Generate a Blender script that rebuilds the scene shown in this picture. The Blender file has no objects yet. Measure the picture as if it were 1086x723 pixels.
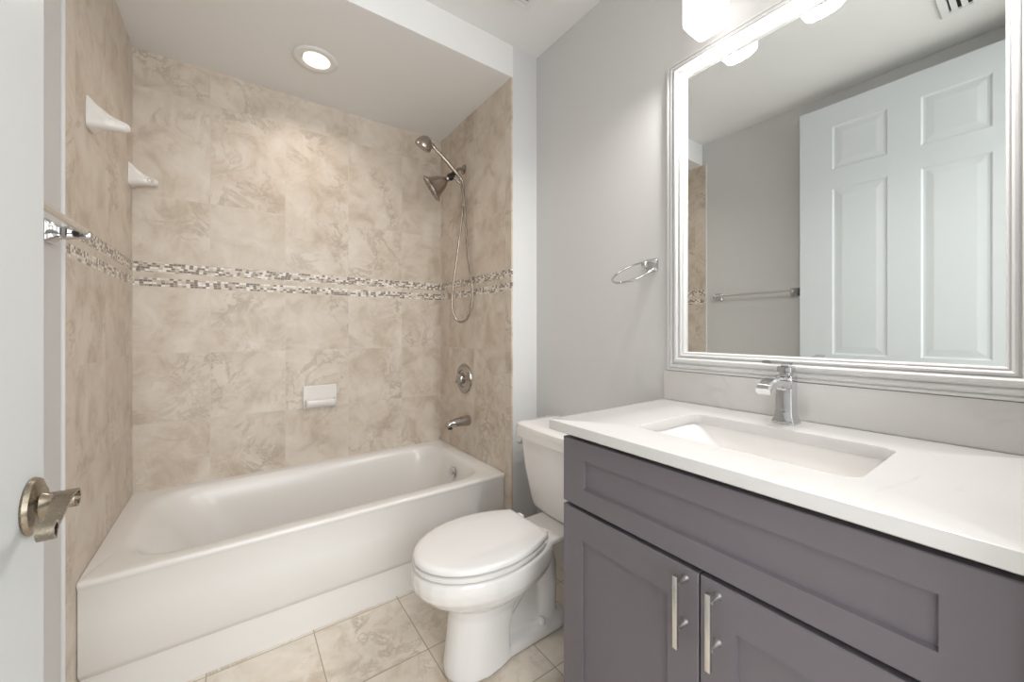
import bpy, bmesh, math, random
from mathutils import Vector, Matrix
random.seed(7)
SC = bpy.context.scene
COL = SC.collection
PI = math.pi

# ------------------------------------------------------------------ camera, world, light, exposure
cam_d = bpy.data.cameras.new('camera')
cam = bpy.data.objects.new('camera', cam_d); COL.objects.link(cam)
cam.location = (0, 0, 1.1749)
cam.rotation_euler = (PI / 2, 0, -math.radians(35.518))
cam_d.sensor_width = 36
cam_d.lens = 411.44 / 1086 * 36
cam_d.shift_y = -11.08 / 1086
cam_d.clip_start = 0.01
SC.camera = cam

wd = bpy.data.worlds.new('world'); SC.world = wd; wd.use_nodes = True
wd.node_tree.nodes['Background'].inputs[0].default_value = (.9, .95, 1, 1)
wd.node_tree.nodes['Background'].inputs[1].default_value = .35
vs = SC.view_settings
vs.view_transform = 'Standard'; vs.look = 'None'; vs.gamma = 1; vs.use_curve_mapping = False
vs.exposure = 0.13
SHADE_STRENGTH = 2.2      # vanity shades
CAN_STRENGTH = 1.6         # recessed lamp lens
CAN_POWER = 2.0
HALL_POWER = 47.0
SIDE_POWER = 20.0
BULB_POWER = 4.0           # light leaving each open shade downwards


def area(name, loc, rot, sx, sy, power, color):
    l = bpy.data.lights.new(name, 'AREA'); l.shape = 'RECTANGLE'
    l.size = sx; l.size_y = sy; l.energy = power; l.color = color
    o = bpy.data.objects.new(name, l); COL.objects.link(o)
    o.location = loc; o.rotation_euler = rot
    return o


# added fill lights in the unseen hallway: frontal, from the left, from above
area('hallway_front_fill', (.25, -1.65, 1.45), (PI / 2, 0, 0), 1.7, 2.1, HALL_POWER, (.92, .97, 1))
area('hallway_side_fill', (-1.35, -1.05, 1.5), (PI / 2, 0, -math.radians(52)), 1.0, 1.9, SIDE_POWER, (.92, .97, 1))  # added fill for the surfaces facing left, no window there
area('hallway_ceiling_fill', (.25, -.8, 2.60), (0, 0, 0), 1.0, .6, 8, (1, .97, .93))  # added fill without a fixture

# ------------------------------------------------------------------ materials


def newmat(name):
    m = bpy.data.materials.new(name); m.use_nodes = True
    return m, m.node_tree, m.node_tree.nodes['Principled BSDF']


def simple(name, col, rough=.5, metal=0, bump=0, bscale=200, coat=0, spec=.5):
    m, nt, b = newmat(name)
    b.inputs['Base Color'].default_value = (*col, 1)
    b.inputs['Roughness'].default_value = rough
    b.inputs['Metallic'].default_value = metal
    b.inputs['Coat Weight'].default_value = coat
    b.inputs['Specular IOR Level'].default_value = spec
    tc = nt.nodes.new('ShaderNodeTexCoord')
    n = nt.nodes.new('ShaderNodeTexNoise'); n.inputs['Scale'].default_value = bscale
    nt.links.new(tc.outputs['Object'], n.inputs['Vector'])
    if bump:
        bp = nt.nodes.new('ShaderNodeBump'); bp.inputs['Strength'].default_value = bump
        bp.inputs['Distance'].default_value = .001
        nt.links.new(n.outputs['Fac'], bp.inputs['Height']); nt.links.new(bp.outputs['Normal'], b.inputs['Normal'])
    # gentle roughness variation
    mr = nt.nodes.new('ShaderNodeMapRange')
    mr.inputs['To Min'].default_value = max(0, rough - .02); mr.inputs['To Max'].default_value = rough + .02
    nt.links.new(n.outputs['Fac'], mr.inputs['Value']); nt.links.new(mr.outputs['Result'], b.inputs['Roughness'])
    return m


def M(nt, op, a, b=None, c=None, clamp=False):
    n = nt.nodes.new('ShaderNodeMath'); n.operation = op; n.use_clamp = clamp
    for i, v in enumerate((a, b, c)):
        if v is None: continue
        if isinstance(v, (int, float)): n.inputs[i].default_value = v
        else: nt.links.new(v, n.inputs[i])
    return n.outputs[0]


def mixc(nt, fac, a, b):
    n = nt.nodes.new('ShaderNodeMix'); n.data_type = 'RGBA'
    for s, v in ((n.inputs[0], fac), (n.inputs[6], a), (n.inputs[7], b)):
        if isinstance(v, (int, float)): s.default_value = v
        elif isinstance(v, tuple): s.default_value = (*v, 1)
        else: nt.links.new(v, s)
    return n.outputs[2]


def ramp(nt, fac, stops, interp='LINEAR'):
    n = nt.nodes.new('ShaderNodeValToRGB'); n.color_ramp.interpolation = interp
    e = n.color_ramp.elements
    while len(e) < len(stops): e.new(.5)
    for k, (p, c) in enumerate(stops):
        e[k].position = p; e[k].color = (*c, 1)
    nt.links.new(fac, n.inputs[0])
    return n.outputs['Color']


def stone_tile(name, axis, a_edges, b_edges, dark, mid, light, grout, rough=.42, mosaic=None, gw=.0018, grout_mix=.8):
    """travertine look tiles: axis = in-plane axes, edges = joint positions."""
    m, nt, bs = newmat(name)
    tc = nt.nodes.new('ShaderNodeTexCoord')
    sp = nt.nodes.new('ShaderNodeSeparateXYZ'); nt.links.new(tc.outputs['Object'], sp.inputs[0])
    a = sp.outputs['XYZ'.index(axis[0])]; b = sp.outputs['XYZ'.index(axis[1])]
    dist = None; ids = []
    for co, edges in ((a, a_edges), (b, b_edges)):
        idn = None
        for e in edges:
            d = M(nt, 'ABSOLUTE', M(nt, 'SUBTRACT', co, e))
            dist = d if dist is None else M(nt, 'MINIMUM', dist, d)
            g = M(nt, 'GREATER_THAN', co, e)
            idn = g if idn is None else M(nt, 'ADD', idn, g)
        ids.append(idn)
    cx = nt.nodes.new('ShaderNodeCombineXYZ')
    nt.links.new(ids[0], cx.inputs[0]); nt.links.new(ids[1], cx.inputs[1])
    wn = nt.nodes.new('ShaderNodeTexWhiteNoise'); nt.links.new(cx.outputs[0], wn.inputs['Vector'])
    off = nt.nodes.new('ShaderNodeVectorMath'); off.operation = 'SCALE'
    nt.links.new(wn.outputs['Color'], off.inputs[0]); off.inputs['Scale'].default_value = 23
    add = nt.nodes.new('ShaderNodeVectorMath'); add.operation = 'ADD'
    nt.links.new(tc.outputs['Object'], add.inputs[0]); nt.links.new(off.outputs[0], add.inputs[1])

    def noise(scale, detail, distort, rough_=.55):
        n = nt.nodes.new('ShaderNodeTexNoise')
        n.inputs['Scale'].default_value = scale; n.inputs['Detail'].default_value = detail
        n.inputs['Distortion'].default_value = distort; n.inputs['Roughness'].default_value = rough_
        nt.links.new(add.outputs[0], n.inputs['Vector'])
        return n.outputs['Fac']
    base = ramp(nt, noise(7, 7, .5, .62), [(.30, dark), (.47, mid), (.66, light)])
    vein = noise(6, 8, 1.0, .68)
    vm = M(nt, 'SUBTRACT', 1, M(nt, 'MULTIPLY', M(nt, 'ABSOLUTE', M(nt, 'SUBTRACT', vein, .5)), 22), clamp=True)
    patch = ramp(nt, noise(3.2, 3, .6), [(.46, (0, 0, 0)), (.66, (1, 1, 1))])
    vfac = M(nt, 'MULTIPLY', M(nt, 'MULTIPLY', vm, patch), .8)
    veined = mixc(nt, vfac, base, tuple(x * .78 for x in dark))
    tint = mixc(nt, M(nt, 'MULTIPLY', wn.outputs['Value'], .16), veined, dark)
    gfac = M(nt, 'LESS_THAN', dist, gw)
    gm = M(nt, 'MULTIPLY', gfac, grout_mix)
    col = mixc(nt, gm, tint, grout)
    height = M(nt, 'SUBTRACT', 1, gfac)
    if mosaic:
        inb = None
        for (z0, z1) in mosaic:
            k = M(nt, 'MULTIPLY', M(nt, 'GREATER_THAN', b, z0), M(nt, 'LESS_THAN', b, z1))
            inb = k if inb is None else M(nt, 'ADD', inb, k)
        row = M(nt, 'FLOOR', M(nt, 'DIVIDE', M(nt, 'SUBTRACT', b, mosaic[0][0]), .0100))
        w1 = nt.nodes.new('ShaderNodeTexWhiteNoise'); w1.noise_dimensions = '1D'; nt.links.new(row, w1.inputs['W'])
        colr = M(nt, 'DIVIDE', M(nt, 'ADD', a, w1.outputs['Value']), .0150)
        cid = M(nt, 'FLOOR', colr)
        c2 = nt.nodes.new('ShaderNodeCombineXYZ'); nt.links.new(row, c2.inputs[0]); nt.links.new(cid, c2.inputs[1])
        w2 = nt.nodes.new('ShaderNodeTexWhiteNoise'); nt.links.new(c2.outputs[0], w2.inputs['Vector'])
        chips = ramp(nt, w2.outputs['Value'], [(0, (.22, .175, .14)), (.17, (.70, .63, .56)), (.42, (.36, .31, .27)),
                                               (.54, (.84, .81, .77)), (.76, (.58, .49, .40)), (.90, (.20, .165, .14))], 'CONSTANT')
        fr = M(nt, 'FRACT', colr); fz = M(nt, 'FRACT', M(nt, 'DIVIDE', M(nt, 'SUBTRACT', b, mosaic[0][0]), .0100))
        edge = M(nt, 'MAXIMUM', M(nt, 'LESS_THAN', fr, .10), M(nt, 'LESS_THAN', fz, .14))
        chips = mixc(nt, edge, chips, (.60, .52, .44))
        col = mixc(nt, inb, col, chips)
        height = M(nt, 'SUBTRACT', height, M(nt, 'MULTIPLY', M(nt, 'MULTIPLY', edge, inb), .6))
    nt.links.new(col, bs.inputs['Base Color'])
    bs.inputs['Roughness'].default_value = rough
    bp = nt.nodes.new('ShaderNodeBump'); bp.inputs['Strength'].default_value = .35; bp.inputs['Distance'].default_value = .0015
    nt.links.new(height, bp.inputs['Height']); nt.links.new(bp.outputs['Normal'], bs.inputs['Normal'])
    return m


def quartz(name):
    m, nt, b = newmat(name)
    tc = nt.nodes.new('ShaderNodeTexCoord')
    n = nt.nodes.new('ShaderNodeTexNoise'); n.inputs['Scale'].default_value = 2.6; n.inputs['Detail'].default_value = 7
    n.inputs['Distortion'].default_value = 1.6; nt.links.new(tc.outputs['Object'], n.inputs['Vector'])
    v = M(nt, 'SUBTRACT', 1, M(nt, 'MULTIPLY', M(nt, 'ABSOLUTE', M(nt, 'SUBTRACT', n.outputs['Fac'], .52)), 40), clamp=True)
    n2 = nt.nodes.new('ShaderNodeTexNoise'); n2.inputs['Scale'].default_value = 4.0
    nt.links.new(tc.outputs['Object'], n2.inputs['Vector'])
    p = ramp(nt, n2.outputs['Fac'], [(.50, (0, 0, 0)), (.68, (1, 1, 1))])
    c = mixc(nt, M(nt, 'MULTIPLY', M(nt, 'MULTIPLY', v, p), .38), (.625, .61, .595), (.41, .40, .395))
    nt.links.new(c, b.inputs['Base Color']); b.inputs['Roughness'].default_value = .22
    return m


def emit(name, col, strength):
    m = bpy.data.materials.new(name); m.use_nodes = True; nt = m.node_tree
    nt.nodes.clear()
    o = nt.nodes.new('ShaderNodeOutputMaterial'); e = nt.nodes.new('ShaderNodeEmission')
    e.inputs[0].default_value = (*col, 1); e.inputs[1].default_value = strength
    nt.links.new(e.outputs[0], o.inputs[0])
    return m


XL, XR, YB, YA, W = -.380, 1.144, 2.437, 1.608, 1.309
YT = 1.665; ZT = .433; ZS = 2.465; ZC = 2.625; YTILE = 1.578; YF = -.012
T_DARK, T_MID, T_LIGHT, T_GROUT = (.505, .41, .318), (.645, .558, .47), (.725, .657, .583), (.63, .56, .485)
ZE = [.416, .742, 1.068, 1.378, 1.421, 1.445, 1.494, 1.803, 2.296, 2.70]
MOS = [(1.380, 1.4199), (1.4465, 1.4930)]
m_tile_back = stone_tile('beige_stone_tile_back', 'XZ', [-.1, .2235, .547, .8705], ZE, T_DARK, T_MID, T_LIGHT, T_GROUT, mosaic=MOS)
m_tile_side = stone_tile('beige_stone_tile_side', 'YZ', [1.662, 1.988, 2.313], ZE, T_DARK, T_MID, T_LIGHT, T_GROUT, mosaic=MOS)
FX = [.25 + .33 * k for k in range(-6, 7)]; FY = [1.345 + .33 * k for k in range(-11, 4)]
m_floor = stone_tile('beige_floor_tile', 'XY', FX, FY, (.58, .48, .37), (.77, .69, .59), (.86, .79, .71), (.36, .29, .23), rough=.28, gw=.0019, grout_mix=.85)
m_wall = simple('grey_wall_paint', (.64, .63, .62), .55, bump=.15, bscale=350)
m_white = simple('white_wall_paint', (.85, .84, .83), .6, bump=.15, bscale=350)
m_stub = simple('pale_wall_paint', (.70, .70, .695), .55, bump=.15, bscale=350)
m_ceil = simple('white_ceiling_paint', (.86, .85, .835), .7, bump=.15, bscale=300)
m_trim = simple('white_trim_paint', (.82, .81, .80), .35)
m_frame = simple('white_frame_paint', (.68, .675, .67), .35)
m_door = simple('white_door_paint', (.67, .70, .71), .42)
m_porc = simple('white_porcelain', (.84, .815, .795), .12, coat=.4)
m_tub = simple('white_tub_enamel', (.79, .765, .735), .26, coat=.1)
m_seat = simple('white_seat_plastic', (.82, .80, .785), .22)
m_cer = simple('white_ceramic', (.80, .765, .73), .18, coat=.3)
m_cab = simple('grey_cabinet_paint', (.146, .130, .145), .42)
m_dark = simple('dark_cabinet_interior', (.05, .045, .045), .7)
m_chrome = simple('polished_chrome', (.62, .62, .63), .07, metal=1)
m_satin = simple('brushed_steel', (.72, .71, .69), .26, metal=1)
m_nickel = simple('brushed_nickel', (.44, .39, .35), .25, metal=1)
m_satnick = simple('satin_nickel', (.46, .435, .41), .16, metal=1)
m_antique = simple('antique_nickel', (.34, .295, .235), .27, metal=1)
m_blackm = simple('black_metal', (.03, .028, .026), .35, metal=.6)
m_black = simple('black_gap', (.01, .01, .01), .8)
m_mirror = simple('mirror_silver', (.83, .855, .845), .0, metal=1)
m_mirror.node_tree.nodes['Principled BSDF'].inputs['Roughness'].default_value = 0
for l in list(m_mirror.node_tree.links):
    if l.to_socket.name == 'Roughness': m_mirror.node_tree.links.remove(l)
m_quartz = quartz('white_quartz')
m_shade = emit('frosted_lamp_glass', (1, .965, .92), SHADE_STRENGTH)
m_lens = emit('lit_lamp_lens', (1, .86, .70), CAN_STRENGTH)

# ------------------------------------------------------------------ mesh helpers


def mkobj(name, bm, mat, parent=None, smooth=True, angle=40):
    bmesh.ops.recalc_face_normals(bm, faces=bm.faces[:])
    me = bpy.data.meshes.new(name); bm.to_mesh(me); bm.free()
    me.materials.append(mat)
    if smooth:
        for p in me.polygons: p.use_smooth = True
        me.set_sharp_from_angle(angle=math.radians(angle))
    o = bpy.data.objects.new(name, me); COL.objects.link(o)
    if parent:
        o.parent = parent
        o.matrix_parent_inverse = parent.matrix_basis.inverted()
    return o


def struct(name, bm, mat, parent=None, smooth=False):
    o = mkobj(name, bm, mat, parent, smooth)
    if not parent: o['kind'] = 'structure'
    return o


def thing(name, label, cat, loc, group=None):
    o = bpy.data.objects.new(name, None); COL.objects.link(o)
    o.location = loc; o.empty_display_size = .05
    o['label'] = label; o['category'] = cat
    if group: o['group'] = group
    return o


def tag(o, label, cat, group=None):
    o['label'] = label; o['category'] = cat
    if group: o['group'] = group
    return o


def box(bm, x0, x1, y0, y1, z0, z1, bev=0, seg=2):
    r = bmesh.ops.create_cube(bm, size=1)
    vs_ = r['verts']
    for v in vs_:
        v.co = Vector((x0 + (v.co.x + .5) * (x1 - x0), y0 + (v.co.y + .5) * (y1 - y0), z0 + (v.co.z + .5) * (z1 - z0)))
    if bev:
        es = list({e for v in vs_ for e in v.link_edges})
        bmesh.ops.bevel(bm, geom=es, offset=bev, segments=seg, profile=.5, affect='EDGES')
    return bm


def B(*a, **k):
    return box(bmesh.new(), *a, **k)


def loft(bm, rings, cap0=True, cap1=True, closed=False):
    vr = [[bm.verts.new(p) for p in r] for r in rings]
    n = len(vr[0])
    rng = range(len(vr)) if closed else range(len(vr) - 1)
    for i in rng:
        a, b = vr[i], vr[(i + 1) % len(vr)]
        for j in range(n):
            bm.faces.new((a[j], a[(j + 1) % n], b[(j + 1) % n], b[j]))
    if not closed:
        if cap0: bm.faces.new(vr[0][::-1])
        if cap1: bm.faces.new(vr[-1])
    return bm


def rrect(x0, x1, y0, y1, r, z, n=8):
    """rounded rectangle ring in the XY plane, 4*(n+1) points."""
    r = min(r, (x1 - x0) / 2 - 1e-4, (y1 - y0) / 2 - 1e-4)
    pts = []
    for (cx, cy, a0) in ((x1 - r, y1 - r, 0), (x0 + r, y1 - r, PI / 2), (x0 + r, y0 + r, PI), (x1 - r, y0 + r, 1.5 * PI)):
        for k in range(n + 1):
            t = a0 + k / n * PI / 2
            pts.append(Vector((cx + r * math.cos(t), cy + r * math.sin(t), z)))
    return pts


def smooth_path(pts, sub=8):
    P = [Vector(p) for p in pts]; out = []
    for i in range(len(P) - 1):
        p0 = P[max(i - 1, 0)]; p1 = P[i]; p2 = P[i + 1]; p3 = P[min(i + 2, len(P) - 1)]
        for k in range(sub):
            t = k / sub
            out.append(.5 * ((2 * p1) + (p2 - p0) * t + (2 * p0 - 5 * p1 + 4 * p2 - p3) * t * t + (3 * p1 - p0 - 3 * p2 + p3) * t ** 3))
    out.append(P[-1])
    return out


def sweep(bm, pts, prof, scale=None, up=Vector((0, 0, 1)), closed=False):
    """sweep a 2D profile [(u,v)] along pts; v follows up."""
    P = [Vector(p) for p in pts]; n = len(P); rings = []
    nrm = None
    for i in range(n):
        if closed: t = (P[(i + 1) % n] - P[i - 1]).normalized()
        else: t = (P[min(i + 1, n - 1)] - P[max(i - 1, 0)]).normalized()
        if nrm is None:
            nrm = up - t * up.dot(t)
            if nrm.length < 1e-4: nrm = Vector((0, 1, 0)) - t * t.y
            if nrm.length < 1e-4: nrm = Vector((1, 0, 0))
        else:
            nrm = nrm - t * nrm.dot(t)
        nrm.normalize()
        s_ = t.cross(nrm)
        k = 1 if scale is None else scale[i]
        rings.append([P[i] + s_ * (u * k) + nrm * (v * k) for u, v in prof])
    return loft(bm, rings, closed=closed)


def circ(r, n=16):
    return [(r * math.cos(2 * PI * k / n), r * math.sin(2 * PI * k / n)) for k in range(n)]


def tube(bm, pts, r, n=14, closed=False):
    if isinstance(r, (int, float)): return sweep(bm, pts, circ(r, n), closed=closed)
    return sweep(bm, pts, circ(1, n), scale=list(r), closed=closed)


def lathe(bm, prof, origin, axis, n=32, up=None):
    """revolve [(radius, along)] about axis at origin."""
    ax = Vector(axis).normalized()
    u = ax.orthogonal().normalized(); v = ax.cross(u); o = Vector(origin)
    rings = [[o + ax * h + (u * math.cos(2 * PI * k / n) + v * math.sin(2 * PI * k / n)) * max(r, 1e-4) for k in range(n)] for r, h in prof]
    return loft(bm, rings)


def prism(bm, poly, axis, a0, a1):
    """extrude a polygon of 2D points along an axis ('x','y','z')."""
    def mk(p, a):
        return {'x': (a, p[0], p[1]), 'y': (p[0], a, p[1]), 'z': (p[0], p[1], a)}[axis]
    return loft(bm, [[Vector(mk(p, a0)) for p in poly], [Vector(mk(p, a1)) for p in poly]])


# ------------------------------------------------------------------ the setting
T = .10
struct('floor', B(-1.6, 2.3, -1.9, YB + T, -.06, 0), m_floor)
bm = B(XL - .006 - T, XL - .006, YF, YTILE + .06, 0, ZC)
struct('wall_left', bm, m_wall)
struct('wall_left_tile', B(XL - T, XL, YTILE + .0, YB, 0, ZS), m_tile_side)
struct('trim_1', B(XL - .006, XL + .0015, YTILE - .007, YTILE, 0, ZS, .001), m_trim)
struct('wall_back', B(XL - T, W + T, YB, YB + T, 0, ZC), m_tile_back)
struct('wall_alcove_tile', B(XR, XR + .01, YA, YB, 0, ZS), m_tile_side)
struct('wall_alcove', B(XR + .01, W, YA, YB, 0, ZC), m_stub)
struct('wall_right', B(W, W + T, YF, YB, 0, ZC), m_wall)
struct('wall_header', B(XL - .006, XR + .01, YA - .0, YB, ZS, ZC), m_white)
bm = B(-1.6, -.262, YF - .12, YF, 0, ZC); box(bm, .70, 2.3, YF - .12, YF, 0, ZC); box(bm, -.262, .70, YF - .12, YF, 2.525, ZC)
struct('wall_front', bm, m_wall)
struct('ceiling', B(-1.6, 2.3, -1.9, YB + T, ZC, ZC + .06), m_ceil)
bm = B(-1.6, 2.3, -1.9, -1.8, 0, ZC); struct('wall_hallway_end', bm, m_white)
struct('wall_hallway_left', B(-1.7, -1.6, -1.9, YF, 0, ZC), m_wall)
struct('wall_hallway_right', B(2.3, 2.4, -1.9, YF, 0, ZC), m_wall)
# door lining in the opening
bm = B(-.262, -.247, YF - .12, YF, 0, 2.525); box(bm, .685, .70, YF - .12, YF, 0, 2.525); box(bm, -.247, .685, YF - .12, YF, 2.51, 2.525)
struct('trim_2', bm, m_trim)

# ---- door_1, open along the left wall
DX = -.243; DT = .035; DY0, DY1, DZ0, DZ1 = .004, .917, .012, 2.495


def door_leaf():
    bm = bmesh.new()
    ys = [DY0, DY0 + .150, DY0 + .395, DY0 + .520, DY0 + .763, DY1]
    ys = [DY0, .168, .398, .522, .758, DY1]
    zs = [DZ0, .235, .92, 1.035, 2.0, 2.115, 2.365, DZ1]
    # face grid on the room side; panels are moulded in
    V = {}
    for i, y in enumerate(ys):
        for k, z in enumerate(zs): V[i, k] = bm.verts.new((DX, y, z))
    for i in range(5):
        for k in range(7):
            q = [V[i, k], V[i + 1, k], V[i + 1, k + 1], V[i, k + 1]]
            if i in (1, 3) and k in (1, 3, 5):
                y0, y1, z0, z1 = ys[i], ys[i + 1], zs[k], zs[k + 1]
                prev = q
                for ins, dep in ((.008, .005), (.016, .0055), (.044, .0018), (.048, .0016)):
                    r = [bm.verts.new((DX - dep, y, z)) for y, z in ((y0 + ins, z0 + ins), (y1 - ins, z0 + ins), (y1 - ins, z1 - ins), (y0 + ins, z1 - ins))]
                    for j in range(4): bm.faces.new((prev[j], prev[(j + 1) % 4], r[(j + 1) % 4], r[j]))
                    prev = r
                bm.faces.new(prev)
            else:
                bm.faces.new(q)
    # body behind the face
    edge = [V[0, k] for k in range(8)] + [V[i, 7] for i in range(1, 6)] + [V[5, k] for k in range(6, -1, -1)] + [V[i, 0] for i in range(4, 0, -1)]
    back = [bm.verts.new((DX - DT, v.co.y, v.co.z)) for v in edge]
    n = len(edge)
    for j in range(n): bm.faces.new((edge[j], edge[(j + 1) % n], back[(j + 1) % n], back[j]))
    bm.faces.new(back)
    return bm


door = struct('door_1', door_leaf(), m_door)
# scroll lever on the room side
KY, KZ = .866, .919
bm = bmesh.new()
lathe(bm, [(.0, 0), (.037, 0), (.039, .003), (.037, .008), (.030, .011), (.026, .013), (0, .013)], (DX, KY, KZ), (1, 0, 0), 36)
for v in bm.verts: v.co.z = KZ + (v.co.z - KZ) * 1.06
hd = mkobj('door_handle', bm, m_antique, door)
bm = bmesh.new()
tube(bm, [(DX + .012, KY, KZ), (DX + .020, KY, KZ), (DX + .030, KY + .002, KZ + .001), (DX + .044, KY + .004, KZ + .002)], [.021, .016, .0135, .012], 20)
mkobj('neck', bm, m_antique, hd)
pts = []
LX = DX + .031
c1y, c1z = KY + .004, KZ - .001             # far scroll, curling under
for k in range(15):
    t = -PI * .95 + (PI * 1.45) * k / 14     # from inside round to the top
    r = .0075 + .0065 * k / 14
    pts.append((LX, c1y + r * math.cos(t), c1z + r * math.sin(t)))
c2y, c2z = KY - .088, KZ - .008
for u_, dz in ((.2, -.0005), (.4, -.004), (.6, -.011), (.8, -.0185), (.93, -.0215)):
    pts.append((LX, c1y + (c2y - c1y) * u_, c1z + .014 + dz))
for k in range(16):                          # near scroll, curling up and back
    t = -PI * .5 - (PI * 1.7) * k / 15
    r = .0125 * (1 - .5 * k / 15)
    pts.append((LX, c2y + r * math.cos(t), c2z + r * math.sin(t)))
bm = bmesh.new()
rings = []
np_ = len(pts)
for i, p in enumerate(pts):
    a, b = Vector(pts[max(i - 1, 0)]), Vector(pts[min(i + 1, np_ - 1)])
    t = (b - a).normalized(); nn = Vector((0, -t.z, t.y)) * .0019
    u = i / (np_ - 1); e = min(1, max(0, (u - .30) / .25)); e = e * e * (3 - 2 * e)
    xa = DX + .020 + e * .012; xb = DX + .0475 + .001 * e
    c = Vector(p)
    ring = [Vector((xa, c.y, c.z)) + nn, Vector((xa, c.y, c.z)) - nn, Vector((xb, c.y, c.z)) - nn, Vector((xb, c.y, c.z)) + nn]
    rings.append(ring)
loft(bm, rings)
mkobj('lever', bm, m_antique, hd, angle=50)

# ------------------------------------------------------------------ bathtub
tub = thing('bathtub', 'white alcove bathtub against the beige tiled wall with stepped apron', 'bathtub', (.38, 2.05, 0))
bx0, bx1, by0, by1 = XL + .0006, XR - .0006, YT, YB - .0006


def tr(z, dy, r, ins=0):
    return rrect(bx0 + ins, bx1 - ins, by0 + dy, by1 - ins, r, z, 10)


rings = [tr(0, .027, .004), tr(.128, .027, .004), tr(.144, .013, .004), tr(.156, .006, .004), tr(.30, .006, .004), tr(.405, .006, .004),
         tr(.411, .003, .004), tr(.420, .0, .004), tr(.427, .001, .004), tr(.4315, .005, .005, .0005), tr(ZT, .011, .006, .001)]


def inner(z, l, r, f, b, rad):
    return rrect(l, r, f, b, rad, z, 10)


rings += [inner(ZT, -.320, 1.086, YT + .052, YB - .046, .17), inner(ZT - .004, -.300, 1.074, YT + .062, YB - .058, .165),
          inner(ZT - .016, -.282, 1.063, YT + .072, YB - .069, .16), inner(ZT - .045, -.262, 1.053, YT + .080, YB - .078, .16),
          inner(.34, -.215, 1.041, YT + .088, YB - .086, .16), inner(.26, -.160, 1.022, YT + .098, YB - .095, .16), inner(.16, -.095, 1.000, YT + .108, YB - .105, .15),
          inner(.105, -.03, .975, YT + .130, YB - .125, .14), inner(.085, .03, .93, YT + .17, YB - .165, .12),
          inner(.080, .12, .86, YT + .22, YB - .21, .1)]
bm = bmesh.new(); loft(bm, rings)
mkobj('basin', bm, m_tub, tub, angle=38)
bm = bmesh.new()
ofx = 1.037
lathe(bm, [(0, -.006), (.036, -.004), (.038, .004), (.034, .009), (.026, .010), (.022, .008), (.012, .009), (.01, .013), (0, .014)], (ofx, 2.045, .345), (-1, 0, .10), 32)
mkobj('overflow_plate', bm, m_chrome, tub)
bm = bmesh.new(); lathe(bm, [(0, 0), (.035, 0), (.034, .004), (.024, .005), (.02, .002), (0, .002)], (.80, 2.05, .0805), (0, 0, 1), 28)
mkobj('drain', bm, m_chrome, tub)

# ------------------------------------------------------------------ toilet
YC = 1.200
toi = thing('toilet', 'white two-piece toilet with closed lid between the bathtub and the vanity', 'toilet', (.85, YC, 0))


def egg(xf, xb, hw, z, back=.70, xm=None, n=28, yc=YC):
    """elongated ring: round front at xf, straight back edge at xb."""
    xm = xf + .53 * (xb - xf) if xm is None else xm
    pts = []
    m = n // 2
    left = []
    for k in range(m + 1):                    # front arc, from widest (left) to the front and to widest (right)
        t = PI / 2 + k / m * PI
        left.append(Vector((xm + (xm - xf) * math.cos(t), yc + hw * math.sin(t), z)))
    side = []
    for k in range(1, 9):
        u = k / 8
        w_ = hw * (1 - (1 - back) * u ** 2.0)
        side.append(Vector((xm + (xb - xm) * u, yc - w_, z)))
    oth = [Vector((p.x, 2 * yc - p.y, z)) for p in side[::-1]]
    return left + side + oth


# porcelain bowl, pedestal, foot, trapway: fused into one skin
bm = bmesh.new()
loft(bm, [egg(.578, .80, .090, .002, .8), egg(.578, .80, .090, .03, .8), egg(.590, .80, .088, .12, .8), egg(.597, .82, .090, .20, .8),
          egg(.590, .86, .104, .238, .8), egg(.556, .91, .132, .264, .72), egg(.505, .945, .163, .292, .66), egg(.474, .965, .179, .325, .60),
          egg(.466, .97, .1825, .352, .58), egg(.468, .97, .181, .380, .58), egg(.476, .965, .176, .390, .58), egg(.50, .94, .15, .390, .58)])
# rear deck under the tank
loft(bm, [rrect(.88, 1.270, YC - .085, YC + .085, .04, .354, 5), rrect(.86, 1.285, YC - .100, YC + .100, .045, .364, 5),
          rrect(.86, 1.29, YC - .104, YC + .104, .05, .384, 5), rrect(.87, 1.28, YC - .098, YC + .098, .05, .389, 5)])
# trapway
tp = smooth_path([(.73, YC, .10), (.80, YC, .155), (.875, YC, .235), (.935, YC, .298), (.990, YC, .275), (1.006, YC, .20), (1.008, YC, .11), (1.006, YC, .02)], 6)
tube(bm, tp, [.050 + .010 * math.sin(i / len(tp) * PI) for i in range(len(tp))], 18)
# web closing the side between pedestal and trapway
prism(bm, [(.70, .03), (1.0, .03), (1.0, .20), (.945, .285), (.86, .29), (.70, .24)], 'y', YC - .030, YC + .030)
# foot flange
loft(bm, [rrect(.62, 1.105, YC - .070, YC + .070, .068, .002, 8), rrect(.62, 1.105, YC - .072, YC + .072, .07, .030, 8),
          rrect(.63, 1.098, YC - .067, YC + .067, .065, .044, 8), rrect(.65, 1.08, YC - .052, YC + .052, .05, .052, 8)])
bowl = mkobj('bowl', bm, m_porc, toi)
rm = bowl.modifiers.new('fuse', 'REMESH'); rm.mode = 'VOXEL'; rm.voxel_size = .0055; rm.use_smooth_shade = True
sm = bowl.modifiers.new('soften', 'SMOOTH'); sm.factor = .5; sm.iterations = 9
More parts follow.
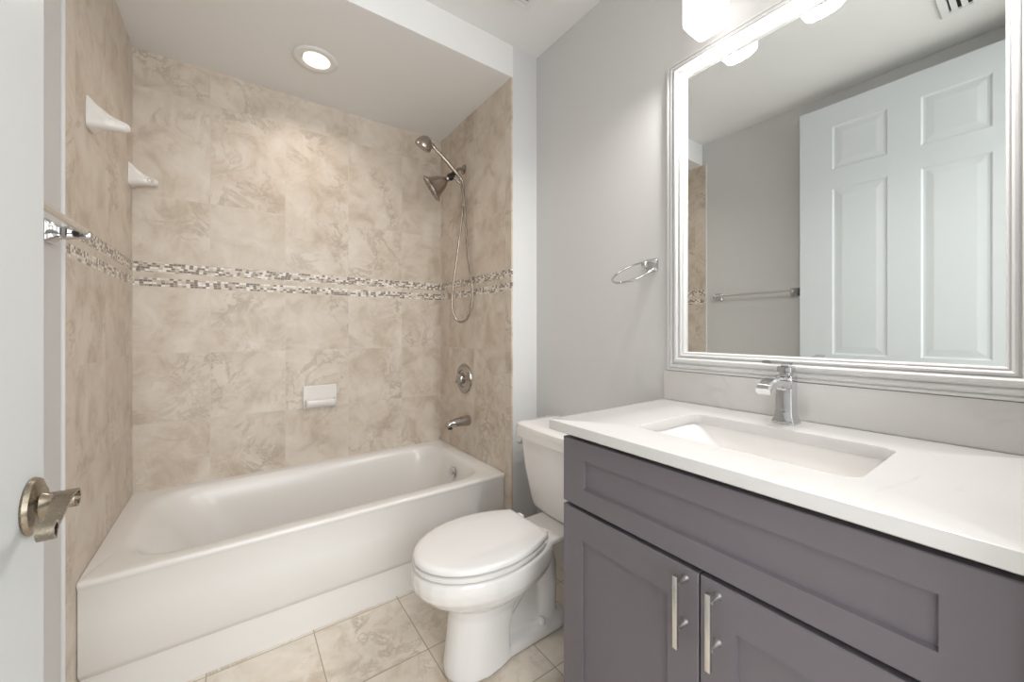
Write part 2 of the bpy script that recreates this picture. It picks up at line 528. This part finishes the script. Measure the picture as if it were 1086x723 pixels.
# seat and lid
bm = bmesh.new()
loft(bm, [egg(.484, .911, .172, .3955, .7), egg(.472, .920, .180, .398, .7), egg(.471, .920, .1805, .4085, .7), egg(.477, .916, .175, .4105, .7)])
mkobj('seat', bm, m_seat, toi)
bm = bmesh.new()
loft(bm, [egg(.480, .930, .173, .4160, .66), egg(.4735, .936, .1785, .4185, .66), egg(.474, .936, .178, .428, .66), egg(.479, .932, .174, .4335, .66),
          egg(.494, .92, .162, .4365, .66), egg(.56, .87, .10, .4385, .7), egg(.64, .80, .03, .439, .7)])
mkobj('lid', bm, m_seat, toi)
for s in (-1, 1):
    bm = bmesh.new(); box(bm, .924, .962, YC + s * .075 - .017, YC + s * .075 + .017, .3895, .423, .006, 3)
    mkobj('hinge', bm, m_seat, toi)
    bm = bmesh.new(); lathe(bm, [(0, -.004), (.017, -.004), (.017, .006), (.014, .014), (.008, .018), (0, .019)], (.962, YC + s * .045, .049), (0, s * .25, 1), 20)
    mkobj('bolt_cap', bm, m_porc, toi)
# tank


def tank_ring(x0, x1, hw, r, z, bow):
    pts = rrect(x0, x1, YC - hw, YC + hw, r, z, 8)
    res = []
    # densify the long front edge so that the bow is smooth
    for i, p in enumerate(pts):
        res.append(p)
        q = pts[(i + 1) % len(pts)]
        if (q - p).length > hw * .8:
            for k in range(1, 10): res.append(p.lerp(q, k / 10))
        elif (q - p).length > .08:
            for k in range(1, 4): res.append(p.lerp(q, k / 4))
    for p in res:
        f = max(0, 1 - (p.x - x0) / (x1 - x0))
        p.x -= bow * f * (1 - ((p.y - YC) / hw) ** 2)
    return res


def even(fn):
    rs = fn; n0 = len(rs[0])
    assert all(len(r) == n0 for r in rs), [len(r) for r in rs]
    return rs


bm = bmesh.new()
loft(bm, even([tank_ring(1.105, 1.255, .166, .03, .391, .012), tank_ring(1.092, 1.265, .180, .035, .397, .014), tank_ring(1.087, 1.270, .188, .035, .42, .016),
               tank_ring(1.072, 1.285, .216, .035, .55, .018), tank_ring(1.066, 1.290, .240, .035, .692, .018)]))
mkobj('tank', bm, m_porc, toi)
bm = bmesh.new()
loft(bm, even([tank_ring(1.055, 1.296, .250, .035, .6945, .018), tank_ring(1.048, 1.300, .257, .04, .700, .02), tank_ring(1.047, 1.300, .258, .04, .736, .02),
               tank_ring(1.052, 1.297, .254, .04, .752, .02), tank_ring(1.066, 1.288, .242, .04, .760, .02), tank_ring(1.10, 1.26, .19, .03, .763, .015)]))
mkobj('tank_lid', bm, m_porc, toi)
bm = bmesh.new()
lathe(bm, [(0, 0), (.014, 0), (.014, .006), (.010, .009), (0, .009)], (1.088, YC + .2335, .660), (0, 1, .0), 18)
tube(bm, smooth_path([(1.088, YC + .241, .660), (1.086, YC + .245, .660), (1.074, YC + .247, .657), (1.062, YC + .246, .654)], 4), [.006] * 6 + [.007] * 7, 10)
mkobj('flush_lever', bm, m_chrome, toi)

# ------------------------------------------------------------------ vanity cabinet
CY0, CY1 = .016, .8005
CXF = .750; ZTOP = .896
cab = thing('vanity_cabinet', 'dark grey shaker vanity cabinet under the white quartz countertop', 'cabinet', (1.03, .41, 0))
bm = bmesh.new()
xb = CXF + .021
box(bm, xb, W - .002, CY1 - .018, CY1 - .002, 0, ZTOP)          # left side
box(bm, xb, W - .002, CY0, CY0 + .016, 0, ZTOP)                 # right side
box(bm, xb + .06, W - .002, CY0 + .016, CY1 - .018, .10, .118)  # bottom
box(bm, W - .012, W - .002, CY0 + .016, CY1 - .018, .118, ZTOP) # back
box(bm, xb + .055, xb + .071, CY0 + .016, CY1 - .018, 0, .10)   # toe kick
box(bm, xb + .036, xb + .050, CY0 + .016, CY1 - .018, .80, ZTOP)      # top rail
box(bm, xb + .04, xb + .058, CY0 + .016, CY1 - .018, .640, .74)      # middle rail
mkobj('carcass', bm, m_cab, cab, smooth=False)


def shaker(y0, y1, z0, z1, stile, rail, rec=.0085):
    bm = bmesh.new()
    x = CXF; xb_ = CXF + .0195; e = .0018

    def ring(a, b, c, d, xx): return [bm.verts.new(p) for p in ((xx, a, c), (xx, b, c), (xx, b, d), (xx, a, d))]
    R = [ring(y0, y1, z0, z1, xb_), ring(y0, y1, z0, z1, x + e), ring(y0 + e, y1 - e, z0 + e, z1 - e, x),
         ring(y0 + stile, y1 - stile, z0 + rail, z1 - rail, x), ring(y0 + stile + .001, y1 - stile - .001, z0 + rail + .003, z1 - rail - .001, x + rec)]
    for a, b in zip(R, R[1:]):
        for j in range(4): bm.faces.new((a[j], a[(j + 1) % 4], b[(j + 1) % 4], b[j]))
    bm.faces.new(R[0][::-1]); bm.faces.new(R[-1])
    return bm


YM = .4110
mkobj('drawer_front', shaker(.014, .803, .7022, .8795, .075, .0505), m_cab, cab, smooth=False)
for (y0, y1, yh) in ((YM + .0018, .803, .4402), (.014, YM - .0018, .3745)):
    d = mkobj('door', shaker(y0, y1, .125, .6915, .068, .076), m_cab, cab, smooth=False)
    bm = bmesh.new()
    box(bm, .7105, .7195, yh - .005, yh + .005, .542, .6865, .0012, 2)
    for z in (.669, .5795):
        lathe(bm, [(0, 0), (.0055, 0), (.0055, .026), (.008, .029), (.008, .0305), (0, .0305)], (.7195, yh, z), (1, 0, 0), 16)
    h = mkobj('handle', bm, m_satin, d)
    h['label'] = 'brushed steel bar handle'

# ------------------------------------------------------------------ countertop with backsplash
ct = thing('countertop', 'white veined quartz countertop with backsplash on the grey vanity', 'countertop', (1.02, .41, ZTOP))
HX0, HX1, HY0, HY1, HR = .855, 1.137, .193, .641, .030
CX0, CX1, CYA, CYB, CZ = .7274, W - .0005, -.0105, .8392, .9235


def orect(ins, z): return rrect(CX0 + ins, CX1 - ins, CYA + ins, CYB - ins, .004, z, 8)


def irect(ins, z): return rrect(HX0 - ins, HX1 + ins, HY0 - ins, HY1 + ins, HR, z, 8)


bm = bmesh.new()
loft(bm, [orect(.0025, CZ), orect(.0007, CZ - .001), orect(0, CZ - .003), orect(0, ZTOP + .002), orect(.002, ZTOP), irect(0, ZTOP), irect(0, CZ - .003), irect(.0015, CZ)], closed=True)
mkobj('slab', bm, m_quartz, ct, angle=35)
bm = B(W - .0205, W - .0005, CYA, .840, CZ, 1.0294, .0015)
mkobj('backsplash', bm, m_quartz, ct)

# ------------------------------------------------------------------ sink
sk = thing('sink', 'white rectangular undermount sink set into the quartz countertop', 'sink', (.996, .417, .75))


def srect(l, r, a, b, rad, z): return rrect(l, r, a, b, rad, z, 8)


bm = bmesh.new()
loft(bm, [srect(HX0 - .022, HX1 + .022, HY0 - .022, HY1 + .022, .045, ZTOP - .010), srect(HX0 - .022, HX1 + .022, HY0 - .022, HY1 + .022, .045, ZTOP - .0008),
          srect(HX0 - .004, HX1 + .004, HY0 - .004, HY1 + .004, .033, ZTOP - .0008), srect(HX0 - .002, HX1 + .002, HY0 - .002, HY1 + .001, .033, ZTOP - .006),
          srect(HX0 + .006, HX1 - .004, HY0 + .004, HY1 - .035, .04, .850), srect(HX0 + .014, HX1 - .010, HY0 + .012, HY1 - .075, .045, .810),
          srect(HX0 + .03, HX1 - .022, HY0 + .03, HY1 - .11, .05, .789), srect(HX0 + .075, HX1 - .06, HY0 + .09, HY1 - .17, .05, .784),
          srect(HX0 + .12, HX1 - .12, HY0 + .19, HY1 - .225, .014, .782)], cap0=False)
mkobj('basin', bm, m_porc, sk, angle=50)
bm = bmesh.new(); lathe(bm, [(0, 0), (.022, 0), (.022, .003), (.015, .004), (.012, .002), (0, .002)], (1.0, .405, .7835), (0, 0, 1), 24)
mkobj('drain', bm, m_chrome, sk)

# ------------------------------------------------------------------ faucet
FXc, FYc = 1.226, .4275
fa = thing('faucet', 'chrome single-lever faucet behind the sink on the countertop', 'faucet', (FXc, FYc, CZ))
bm = bmesh.new()


def sq(h, z, r=.004, ox=0, hx=None): 
    hx = h if hx is None else hx
    return rrect(FXc - hx + ox, FXc + hx + ox, FYc - h, FYc + h, r, z, 4)


loft(bm, [sq(.0275, CZ + .0004, .003), sq(.0275, CZ + .004, .003), sq(.0262, CZ + .006, .003), sq(.0235, CZ + .014, .003), sq(.0212, CZ + .022, .003),
          sq(.0200, CZ + .034, .003), sq(.0195, CZ + .090, .003), sq(.0205, CZ + .122, .003), sq(.0205, CZ + .128, .003), sq(.0185, CZ + .130, .003)])
mkobj('body', bm, m_chrome, fa, angle=30)
bm = bmesh.new()
pp = smooth_path([(FXc - .010, FYc, CZ + .104), (FXc - .045, FYc, CZ + .113), (FXc - .085, FYc, CZ + .116), (FXc - .122, FYc, CZ + .112), (FXc - .146, FYc, CZ + .098)], 6)
n = len(pp)
rings = []
for i, p in enumerate(pp):
    u = i / (n - 1)
    t = (pp[min(i + 1, n - 1)] - pp[max(i - 1, 0)]).normalized()
    s_ = Vector((0, 1, 0)); nn = s_.cross(t) * -1
    if nn.z < 0: nn = -nn
    w_, hh = .0185 - .002 * u, .0165 - .007 * u
    ring = []
    for (a, b) in ((1, .6), (.75, 1), (-.75, 1), (-1, .6), (-1, -.6), (-.75, -1), (.75, -1), (1, -.6)):
        ring.append(p + s_ * (a * w_) + nn * (b * hh))
    rings.append(ring)
loft(bm, rings)
mkobj('spout', bm, m_chrome, fa, angle=35)
bm = bmesh.new()
loft(bm, [sq(.013, CZ + .130, .003), sq(.013, CZ + .138, .003), sq(.0175, CZ + .140, .003), sq(.0175, CZ + .152, .003), sq(.015, CZ + .154, .003)])
lv = [(FXc + .014, FYc, CZ + .161), (FXc - .03, FYc, CZ + .163), (FXc - .09, FYc, CZ + .168), (FXc - .125, FYc, CZ + .172)]
loft(bm, [sq(.010, CZ + .153, .002), sq(.010, CZ + .162, .002)])
sweep(bm, lv, [(-.010, -.004), (.010, -.004), (.010, .004), (-.010, .004)])
mkobj('lever', bm, m_chrome, fa, angle=30)

# ------------------------------------------------------------------ framed mirror
mir = thing('framed_mirror', 'large mirror in a white moulded frame above the vanity backsplash', 'mirror', (W, .41, 1.58))
MY0, MY1, MZ0, MZ1 = -.0105, .8275, 1.0305, 2.1365
prof = [(0, .0005), (0, .018), (.002, .022), (.008, .022), (.010, .018), (.0115, .018), (.014, .024), (.019, .0265), (.024, .0255), (.0265, .021), (.028, .021),
        (.031, .029), (.037, .034), (.043, .0345), (.0475, .031), (.0495, .025), (.051, .025), (.0535, .0295), (.058, .0305), (.061, .028), (.0625, .023), (.064, .023), (.0655, .025), (.068, .0235), (.070, .017), (.070, .0005)]
bm = bmesh.new()
rings = []
for (cy, cz_, sy, sz) in ((MY0, MZ0, 1, 1), (MY1, MZ0, -1, 1), (MY1, MZ1, -1, -1), (MY0, MZ1, 1, -1)):
    rings.append([Vector((W - h, cy + sy * t, cz_ + sz * t)) for t, h in prof])
loft(bm, rings, closed=True)
mkobj('frame', bm, m_frame, mir, angle=25)
mkobj('glass', B(W - .011, W - .001, MY0 + .069, MY1 - .069, MZ0 + .069, MZ1 - .069), m_mirror, mir, smooth=False)

# ------------------------------------------------------------------ vanity light
vl = thing('vanity_light', 'three-shade vanity light with glowing frosted glass above the mirror', 'light fixture', (W, .40, 2.30))
mkobj('back_plate', B(W - .022, W - .0005, .10, .70, 2.285, 2.345, .004), m_satin, vl)
for k, y in enumerate((.636, .402, .168)):
    bm = bmesh.new()
    tube(bm, smooth_path([(W - .02, y, 2.315), (W - .07, y, 2.318), (W - .105, y, 2.31), (W - .110, y, 2.285)], 5), .008, 12)
    lathe(bm, [(0, 0), (.024, 0), (.026, -.02), (.026, -.03), (0, -.03)], (W - .110, y, 2.287), (0, 0, 1), 20)
    arm = mkobj('lamp_arm', bm, m_satin, vl)
    bm = bmesh.new()
    xc = W - .110

    def sh(h, z, r): return rrect(xc - h, xc + h, y - h, y + h, r, z, 6)
    loft(bm, [sh(.050, 2.256, .012), sh(.0515, 2.250, .012), sh(.0515, 2.140, .012), sh(.050, 2.131, .012), sh(.043, 2.119, .014), sh(.036, 2.1115, .014), sh(.034, 2.1105, .012)])
    s = mkobj('glass_shade', bm, m_shade, vl)
    s['label'] = 'glowing frosted glass shade'
    bl = bpy.data.lights.new('vanity_bulb_light', 'AREA'); bl.shape = 'DISK'; bl.size = .064; bl.energy = BULB_POWER; bl.color = (1, .98, .955)
    bo = bpy.data.objects.new('vanity_bulb_light', bl); COL.objects.link(bo); bo.location = (xc, y, 2.1097)

# ------------------------------------------------------------------ recessed light in the shower ceiling
rl = thing('recessed_light', 'round recessed ceiling light over the bathtub', 'light fixture', (.312, 2.045, ZS))
bm = bmesh.new()
lathe(bm, [(.060, .0), (.094, .0), (.097, .003), (.094, .007), (.082, .010), (.068, .008), (.060, .006), (.060, .0)], (.312, 2.045, ZS - .0003), (0, 0, -1), 48)
mkobj('trim_ring', bm, m_trim, rl)
bm = bmesh.new()
lathe(bm, [(0, .001), (.058, .001), (.060, .006), (.050, .012), (.03, .015), (0, .016)], (.316, 2.043, ZS - .0003), (0, 0, -1), 40)
le = mkobj('lens', bm, m_lens, rl); le['label'] = 'warm glowing lens'
sl = bpy.data.lights.new('recessed_lamp_light', 'AREA'); sl.shape = 'DISK'; sl.size = .10; sl.energy = CAN_POWER; sl.color = (1, .91, .82); sl.spread = math.radians(150)
so = bpy.data.objects.new('recessed_lamp_light', sl); COL.objects.link(so); so.location = (.316, 2.043, ZS - .02)

# ------------------------------------------------------------------ ceiling vents


def vent(name, label, cx, cy, sx, sy, along, nsl):
    t = thing(name, label, 'vent', (cx, cy, ZC))
    bm = bmesh.new()

    def rr(ins, z): return [Vector(p) for p in ((cx - sx / 2 + ins, cy - sy / 2 + ins, z), (cx + sx / 2 - ins, cy - sy / 2 + ins, z), (cx + sx / 2 - ins, cy + sy / 2 - ins, z), (cx - sx / 2 + ins, cy + sy / 2 - ins, z))]
    loft(bm, [rr(0, ZC - .0004), rr(0, ZC - .004), rr(.006, ZC - .011), rr(.030, ZC - .011), rr(.032, ZC - .002), rr(.032, ZC - .0004)], closed=True)
    mkobj('grille_frame', bm, m_trim, t, smooth=False)
    mkobj('duct', B(cx - sx / 2 + .031, cx + sx / 2 - .031, cy - sy / 2 + .031, cy + sy / 2 - .031, ZC - .0016, ZC - .0004), m_black, t, smooth=False)
    L = (sy if along == 'x' else sx) - .064
    for k in range(nsl):
        p = -L / 2 + (k + .5) * L / nsl
        h = L / nsl * .30
        if along == 'x': bm = B(cx - sx / 2 + .031, cx + sx / 2 - .031, cy + p - h, cy + p + h, ZC - .0095, ZC - .004)
        else: bm = B(cx + p - h, cx + p + h, cy - sy / 2 + .031, cy + sy / 2 - .031, ZC - .0095, ZC - .004)
        mkobj('slat', bm, m_trim, t, smooth=False)
    return t


vent('ceiling_vent', 'white slatted ceiling vent beside the shower header', 1.08 - .13, 1.392 - .13, .26, .26, 'x', 11)
vent('exhaust_grille', 'white ceiling grille near the open door, seen in the mirror', -.0745 + .14, .310 - .14, .28, .28, 'x', 7)

# ------------------------------------------------------------------ shower fittings
sh_ = thing('wall_shower', 'large brushed nickel bell shower head on its wall arm', 'shower', (XR, 2.111, 2.16))
SY = 2.111
bm = bmesh.new(); lathe(bm, [(0, .0005), (.030, .0005), (.030, .004), (.022, .010), (.012, .014), (0, .014)], (XR, SY, 2.162), (-1, 0, 0), 28)
mkobj('flange', bm, m_nickel, sh_)
bm = bmesh.new()
tube(bm, smooth_path([(XR - .008, SY, 2.162), (XR - .025, SY, 2.163), (XR - .045, SY, 2.150), (XR - .066, SY, 2.124), (XR - .084, SY, 2.102)], 6), .0085, 14)
mkobj('arm', bm, m_nickel, sh_)
bm = bmesh.new()
ax = Vector((-.74, .42, -.56)).normalized()
j = Vector((1.058, SY, 2.101))
lathe(bm, [(0, -.020), (.018, -.018), (.021, -.008), (.021, .010), (.017, .020), (0, .022)], j, ax, 24)
lathe(bm, [(0, -.016), (.013, -.014), (.013, .014), (0, .016)], j + Vector((.0, -.018, .006)), (0, 1, 0), 18)
dv = mkobj('diverter', bm, m_blackm, sh_); dv['label'] = 'dark diverter joint'
bm = bmesh.new()
j2 = j + ax * .016
lathe(bm, [(0, 0), (.014, 0), (.018, .010), (.016, .018), (.024, .028), (.037, .045), (.046, .065), (.055, .088), (.067, .108), (.078, .116), (.083, .121), (.082, .128), (.078, .131)], j2, ax, 40)
mkobj('bell', bm, m_nickel, sh_)
bm = bmesh.new()
fc = j2 + ax * .1308
lathe(bm, [(0, 0), (.077, 0), (.077, -.004), (0, -.004)], fc, ax, 40)
u = ax.orthogonal().normalized(); v_ = ax.cross(u)
for rr_, nn in ((.018, 6), (.036, 12), (.053, 18), (.068, 22)):
    for k in range(nn):
        a = 2 * PI * k / nn
        lathe(bm, [(0, 0), (.0022, 0), (.0016, .0025), (0, .0028)], fc + (u * math.cos(a) + v_ * math.sin(a)) * rr_, ax, 6)
mkobj('spray_face', bm, m_blackm, sh_)

hh = thing('hand_shower', 'brushed nickel hand shower with hanging hose in its holder above the bell head', 'hand shower', (1.09, SY - .03, 2.10))
HYs = SY - .036
h0 = Vector((1.098, HYs, 2.092)); h1 = Vector((.930, HYs - .002, 2.224))
bm = bmesh.new()
hp = smooth_path([h0, h0.lerp(h1, .35) + Vector((0, 0, .004)), h0.lerp(h1, .7) + Vector((0, 0, .005)), h1], 6)
tube(bm, hp, [.0085 + .0035 * math.sin(min(1, i / 12) * PI) + .0015 * (i / len(hp)) for i in range(len(hp))], 16)
lathe(bm, [(0, 0), (.011, 0), (.012, .012), (.009, .02), (0, .02)], h0 + Vector((.012, 0, -.012)), (-.7, 0, .7), 16)
mkobj('handle', bm, m_nickel, hh)
bm = bmesh.new()
hc = Vector((.866, HYs - .002, 2.216))
ha = Vector((-.40, .36, -.85)).normalized()
tip = h1
lathe(bm, [(0, -.052), (.014, -.050), (.026, -.042), (.038, -.026), (.046, -.008), (.049, .006), (.048, .014), (.043, .018), (0, .0185)], hc + Vector((0, 0, .006)), ha, 36)
tube(bm, smooth_path([h1 + Vector((.004, 0, -.003)), h1 + Vector((-.012, 0, .010)), h1 + Vector((-.032, 0, .016))], 5), [.0118] * 5 + [.014] * 6, 16)
mkobj('spray_head', bm, m_nickel, hh)
bm = bmesh.new()
hose = smooth_path([h0 + Vector((.012, 0, -.012)), (1.118, HYs, 2.05), (1.124, HYs, 1.96), (1.105, HYs, 1.80), (1.076, HYs, 1.60), (1.050, HYs, 1.42), (1.046, HYs, 1.31),
                    (1.066, HYs - .01, 1.245), (1.088, HYs - .03, 1.225), (1.108, HYs - .065, 1.243), (1.124, HYs - .092, 1.31), (1.126, HYs - .098, 1.42), (1.122, HYs - .06, 1.60), (1.120, HYs - .035, 1.78), (1.119, HYs - .016, 1.94),
                    (1.108, HYs + .000, 2.04), (1.080, HYs + .010, 2.076), (1.066, HYs + .016, 2.088)], 10)
rr_ = [.0062 + .0006 * (i % 2) for i in range(len(hose))]
tube(bm, hose, rr_, 10)
mkobj('hose', bm, m_nickel, hh)

va = thing('shower_valve', 'round brushed nickel shower valve with lever on the right tiled wall', 'valve', (XR, 2.10, .883))
bm = bmesh.new()
lathe(bm, [(0, .0005), (.088, .0005), (.0905, .004), (.088, .010), (.082, .0125), (.076, .011), (.072, .006), (.062, .0055), (.052, .009), (.048, .015), (.040, .018), (.030, .019), (0, .019)], (XR, 2.10, .883), (-1, 0, 0), 48)
mkobj('escutcheon', bm, m_satnick, va)
bm = bmesh.new()
lathe(bm, [(0, .012), (.030, .016), (.034, .022), (.034, .034), (.029, .046), (.019, .054), (0, .056)], (XR, 2.10, .883), (-1, 0, 0), 32)
tube(bm, smooth_path([(XR - .044, 2.10, .883), (XR - .049, 2.104, .875), (XR - .050, 2.110, .862)], 5), [.012] * 4 + [.010] * 7, 14)
mkobj('lever', bm, m_satnick, va)

tsp = thing('tub_spout', 'brushed nickel tub spout below the shower valve', 'spout', (XR, 2.05, .635))
bm = bmesh.new()
sp_ = [(XR - .0005, 2.05, .636), (XR - .012, 2.05, .636), (XR - .05, 2.05, .636), (XR - .10, 2.05, .633), (XR - .135, 2.05, .628), (XR - .146, 2.05, .624)]
rings = []
for i, p in enumerate(sp_):
    hh_ = (.030, .031, .0275, .0235, .021, .014)[i]; ww_ = (.029, .030, .0275, .025, .023, .017)[i]
    rings.append([Vector((p[0], p[1] + ww_ * math.cos(2 * PI * k / 28), p[2] + hh_ * math.sin(2 * PI * k / 28))) for k in range(28)])
loft(bm, rings)
mkobj('spout_body', bm, m_satnick, tsp)
bm = bmesh.new(); lathe(bm, [(0, 0), (.013, 0), (.013, .012), (.010, .012), (.010, .004), (0, .004)], (XR - .124, 2.05, .611), (0, 0, -1), 20)
ol = mkobj('outlet', bm, m_blackm, tsp); ol['label'] = 'dark outlet ring'

# ------------------------------------------------------------------ soap dish
sd = thing('soap_dish', 'white ceramic soap dish on the back tiled wall', 'soap dish', (.392, YB, .80))
bm = bmesh.new()
prism(bm, [(YB - .0005, .737), (YB - .0005, .866), (YB - .016, .866), (YB - .021, .860), (YB - .020, .775), (YB - .022, .748), (YB - .016, .738)], 'x', .307, .477)
bmesh.ops.bevel(bm, geom=[e for e in bm.edges if abs((e.verts[0].co - e.verts[1].co).x) < 1e-5 and max(v.co.y for v in e.verts) < YB - .01], offset=.004, segments=2, affect='EDGES')
mkobj('back_plate', bm, m_cer, sd)
bm = bmesh.new()
A = [rrect(.318, .466, YB - .030, YB - .018, .005, .742, 5), rrect(.316, .468, YB - .048, YB - .018, .008, .748, 5), rrect(.316, .468, YB - .064, YB - .018, .010, .766, 5),
     rrect(.316, .468, YB - .066, YB - .018, .010, .787, 5), rrect(.318, .466, YB - .064, YB - .018, .010, .790, 5), rrect(.323, .461, YB - .058, YB - .0185, .008, .789, 5), rrect(.328, .456, YB - .052, YB - .019, .006, .776, 5)]
loft(bm, A)
mkobj('tray', bm, m_cer, sd)

# ------------------------------------------------------------------ ceramic towel bar posts on the left tiled wall


def horn(y, z, label, hole):
    t = thing('ceramic_bar_post', label, 'towel bar post', (XL, y, z), 'ceramic bar posts on the left tiled wall')
    bm = bmesh.new()

    def sqr(x, h, r, dz=0, hz=None):
        hz = h if hz is None else hz
        return [Vector((x, y + (p.x), z + dz + p.y)) for p in rrect(-h, h, -hz, hz, r, 0, 5)]
    loft(bm, [sqr(XL + .0005, .044, .014, -.002, .049), sqr(XL + .005, .044, .016, -.002, .049), sqr(XL + .011, .040, .018, -.003, .045), sqr(XL + .020, .033, .018, -.006, .037),
              sqr(XL + .032, .0265, .018, -.009, .031), sqr(XL + .048, .0215, .016, -.014, .0235), sqr(XL + .064, .0195, .015, -.017, .0195),
              sqr(XL + .078, .0185, .014, -.0185, .0165), sqr(XL + .088, .0155, .012, -.019, .0135), sqr(XL + .094, .0100, .008, -.0195, .0085), sqr(XL + .096, .004, .003, -.0195, .0035)])
    mkobj('post', bm, m_cer, t, angle=50)
    bm = bmesh.new()
    lathe(bm, [(.0085, 0), (.0115, 0), (.0115, .0018), (.0085, .0018), (.0082, .0002), (0, .0002)], (XL + .070, y + hole * .0188, z - .0178), (0, hole, 0), 20)  # grey metal ring and disc stand in for the hole's shade, no hole cut
    s = mkobj('socket_shade', bm, m_satin, t); s['label'] = 'round socket, shade of the hole given by grey metal'
    return t


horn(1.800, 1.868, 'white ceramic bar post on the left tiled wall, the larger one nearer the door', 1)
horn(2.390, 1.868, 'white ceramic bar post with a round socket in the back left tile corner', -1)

# ------------------------------------------------------------------ towel bar on the left wall
XW = XL - .006
tb = thing('towel_bar', 'chrome towel bar on the left grey wall, behind the open door', 'towel bar', (XW, 1.23, 1.425))
bm = bmesh.new()
tube(bm, [(XL + .062, .985, 1.430), (XL + .062, 1.477, 1.430)], .008, 16)
mkobj('rail', bm, m_satin, tb)
for y in (.985, 1.477):
    bm = bmesh.new()

    def r2(x, h, r): return [Vector((x, y + p.x, 1.425 + p.y)) for p in rrect(-h, h, -h, h, r, 0, 5)]
    loft(bm, [r2(XW + .0005, .029, .006), r2(XW + .005, .029, .006), r2(XW + .010, .025, .007), r2(XW + .018, .019, .008), r2(XW + .028, .015, .009), r2(XW + .034, .0165, .010), r2(XW + .040, .0145, .010),
              r2(XW + .050, .0125, .010), r2(XW + .070, .0125, .010), r2(XW + .078, .010, .008), r2(XW + .081, .005, .004)])
    mkobj('wall_post', bm, m_chrome, tb)

# ------------------------------------------------------------------ towel ring on the right wall
RY, RZ = .902, 1.425
rg = thing('towel_ring', 'chrome towel ring tilted out from the right wall beside the mirror', 'towel ring', (W, RY, RZ))
bm = bmesh.new()


def r3(x, h, r): return [Vector((W - x, RY + p.x, RZ + p.y)) for p in rrect(-h, h, -h, h, r, 0, 5)]


loft(bm, [r3(.0005, .026, .006), r3(.005, .026, .006), r3(.010, .022, .007), r3(.018, .015, .008), r3(.028, .012, .009), r3(.036, .014, .010), r3(.046, .014, .010), r3(.056, .0105, .008), r3(.060, .005, .004)])
mkobj('wall_post', bm, m_chrome, rg)
bm = bmesh.new()
hinge = Vector((W - .050, RY, RZ + .008)); th = math.radians(57); R_ = .080
a_ = Vector((0, 1, 0)); b_ = Vector((-math.sin(th), 0, -math.cos(th)))
cc = hinge + b_ * R_
tube(bm, [cc + a_ * R_ * math.cos(2 * PI * k / 56) + b_ * R_ * math.sin(2 * PI * k / 56) for k in range(56)], .0042, 10, closed=True)
mkobj('ring', bm, m_chrome, rg)
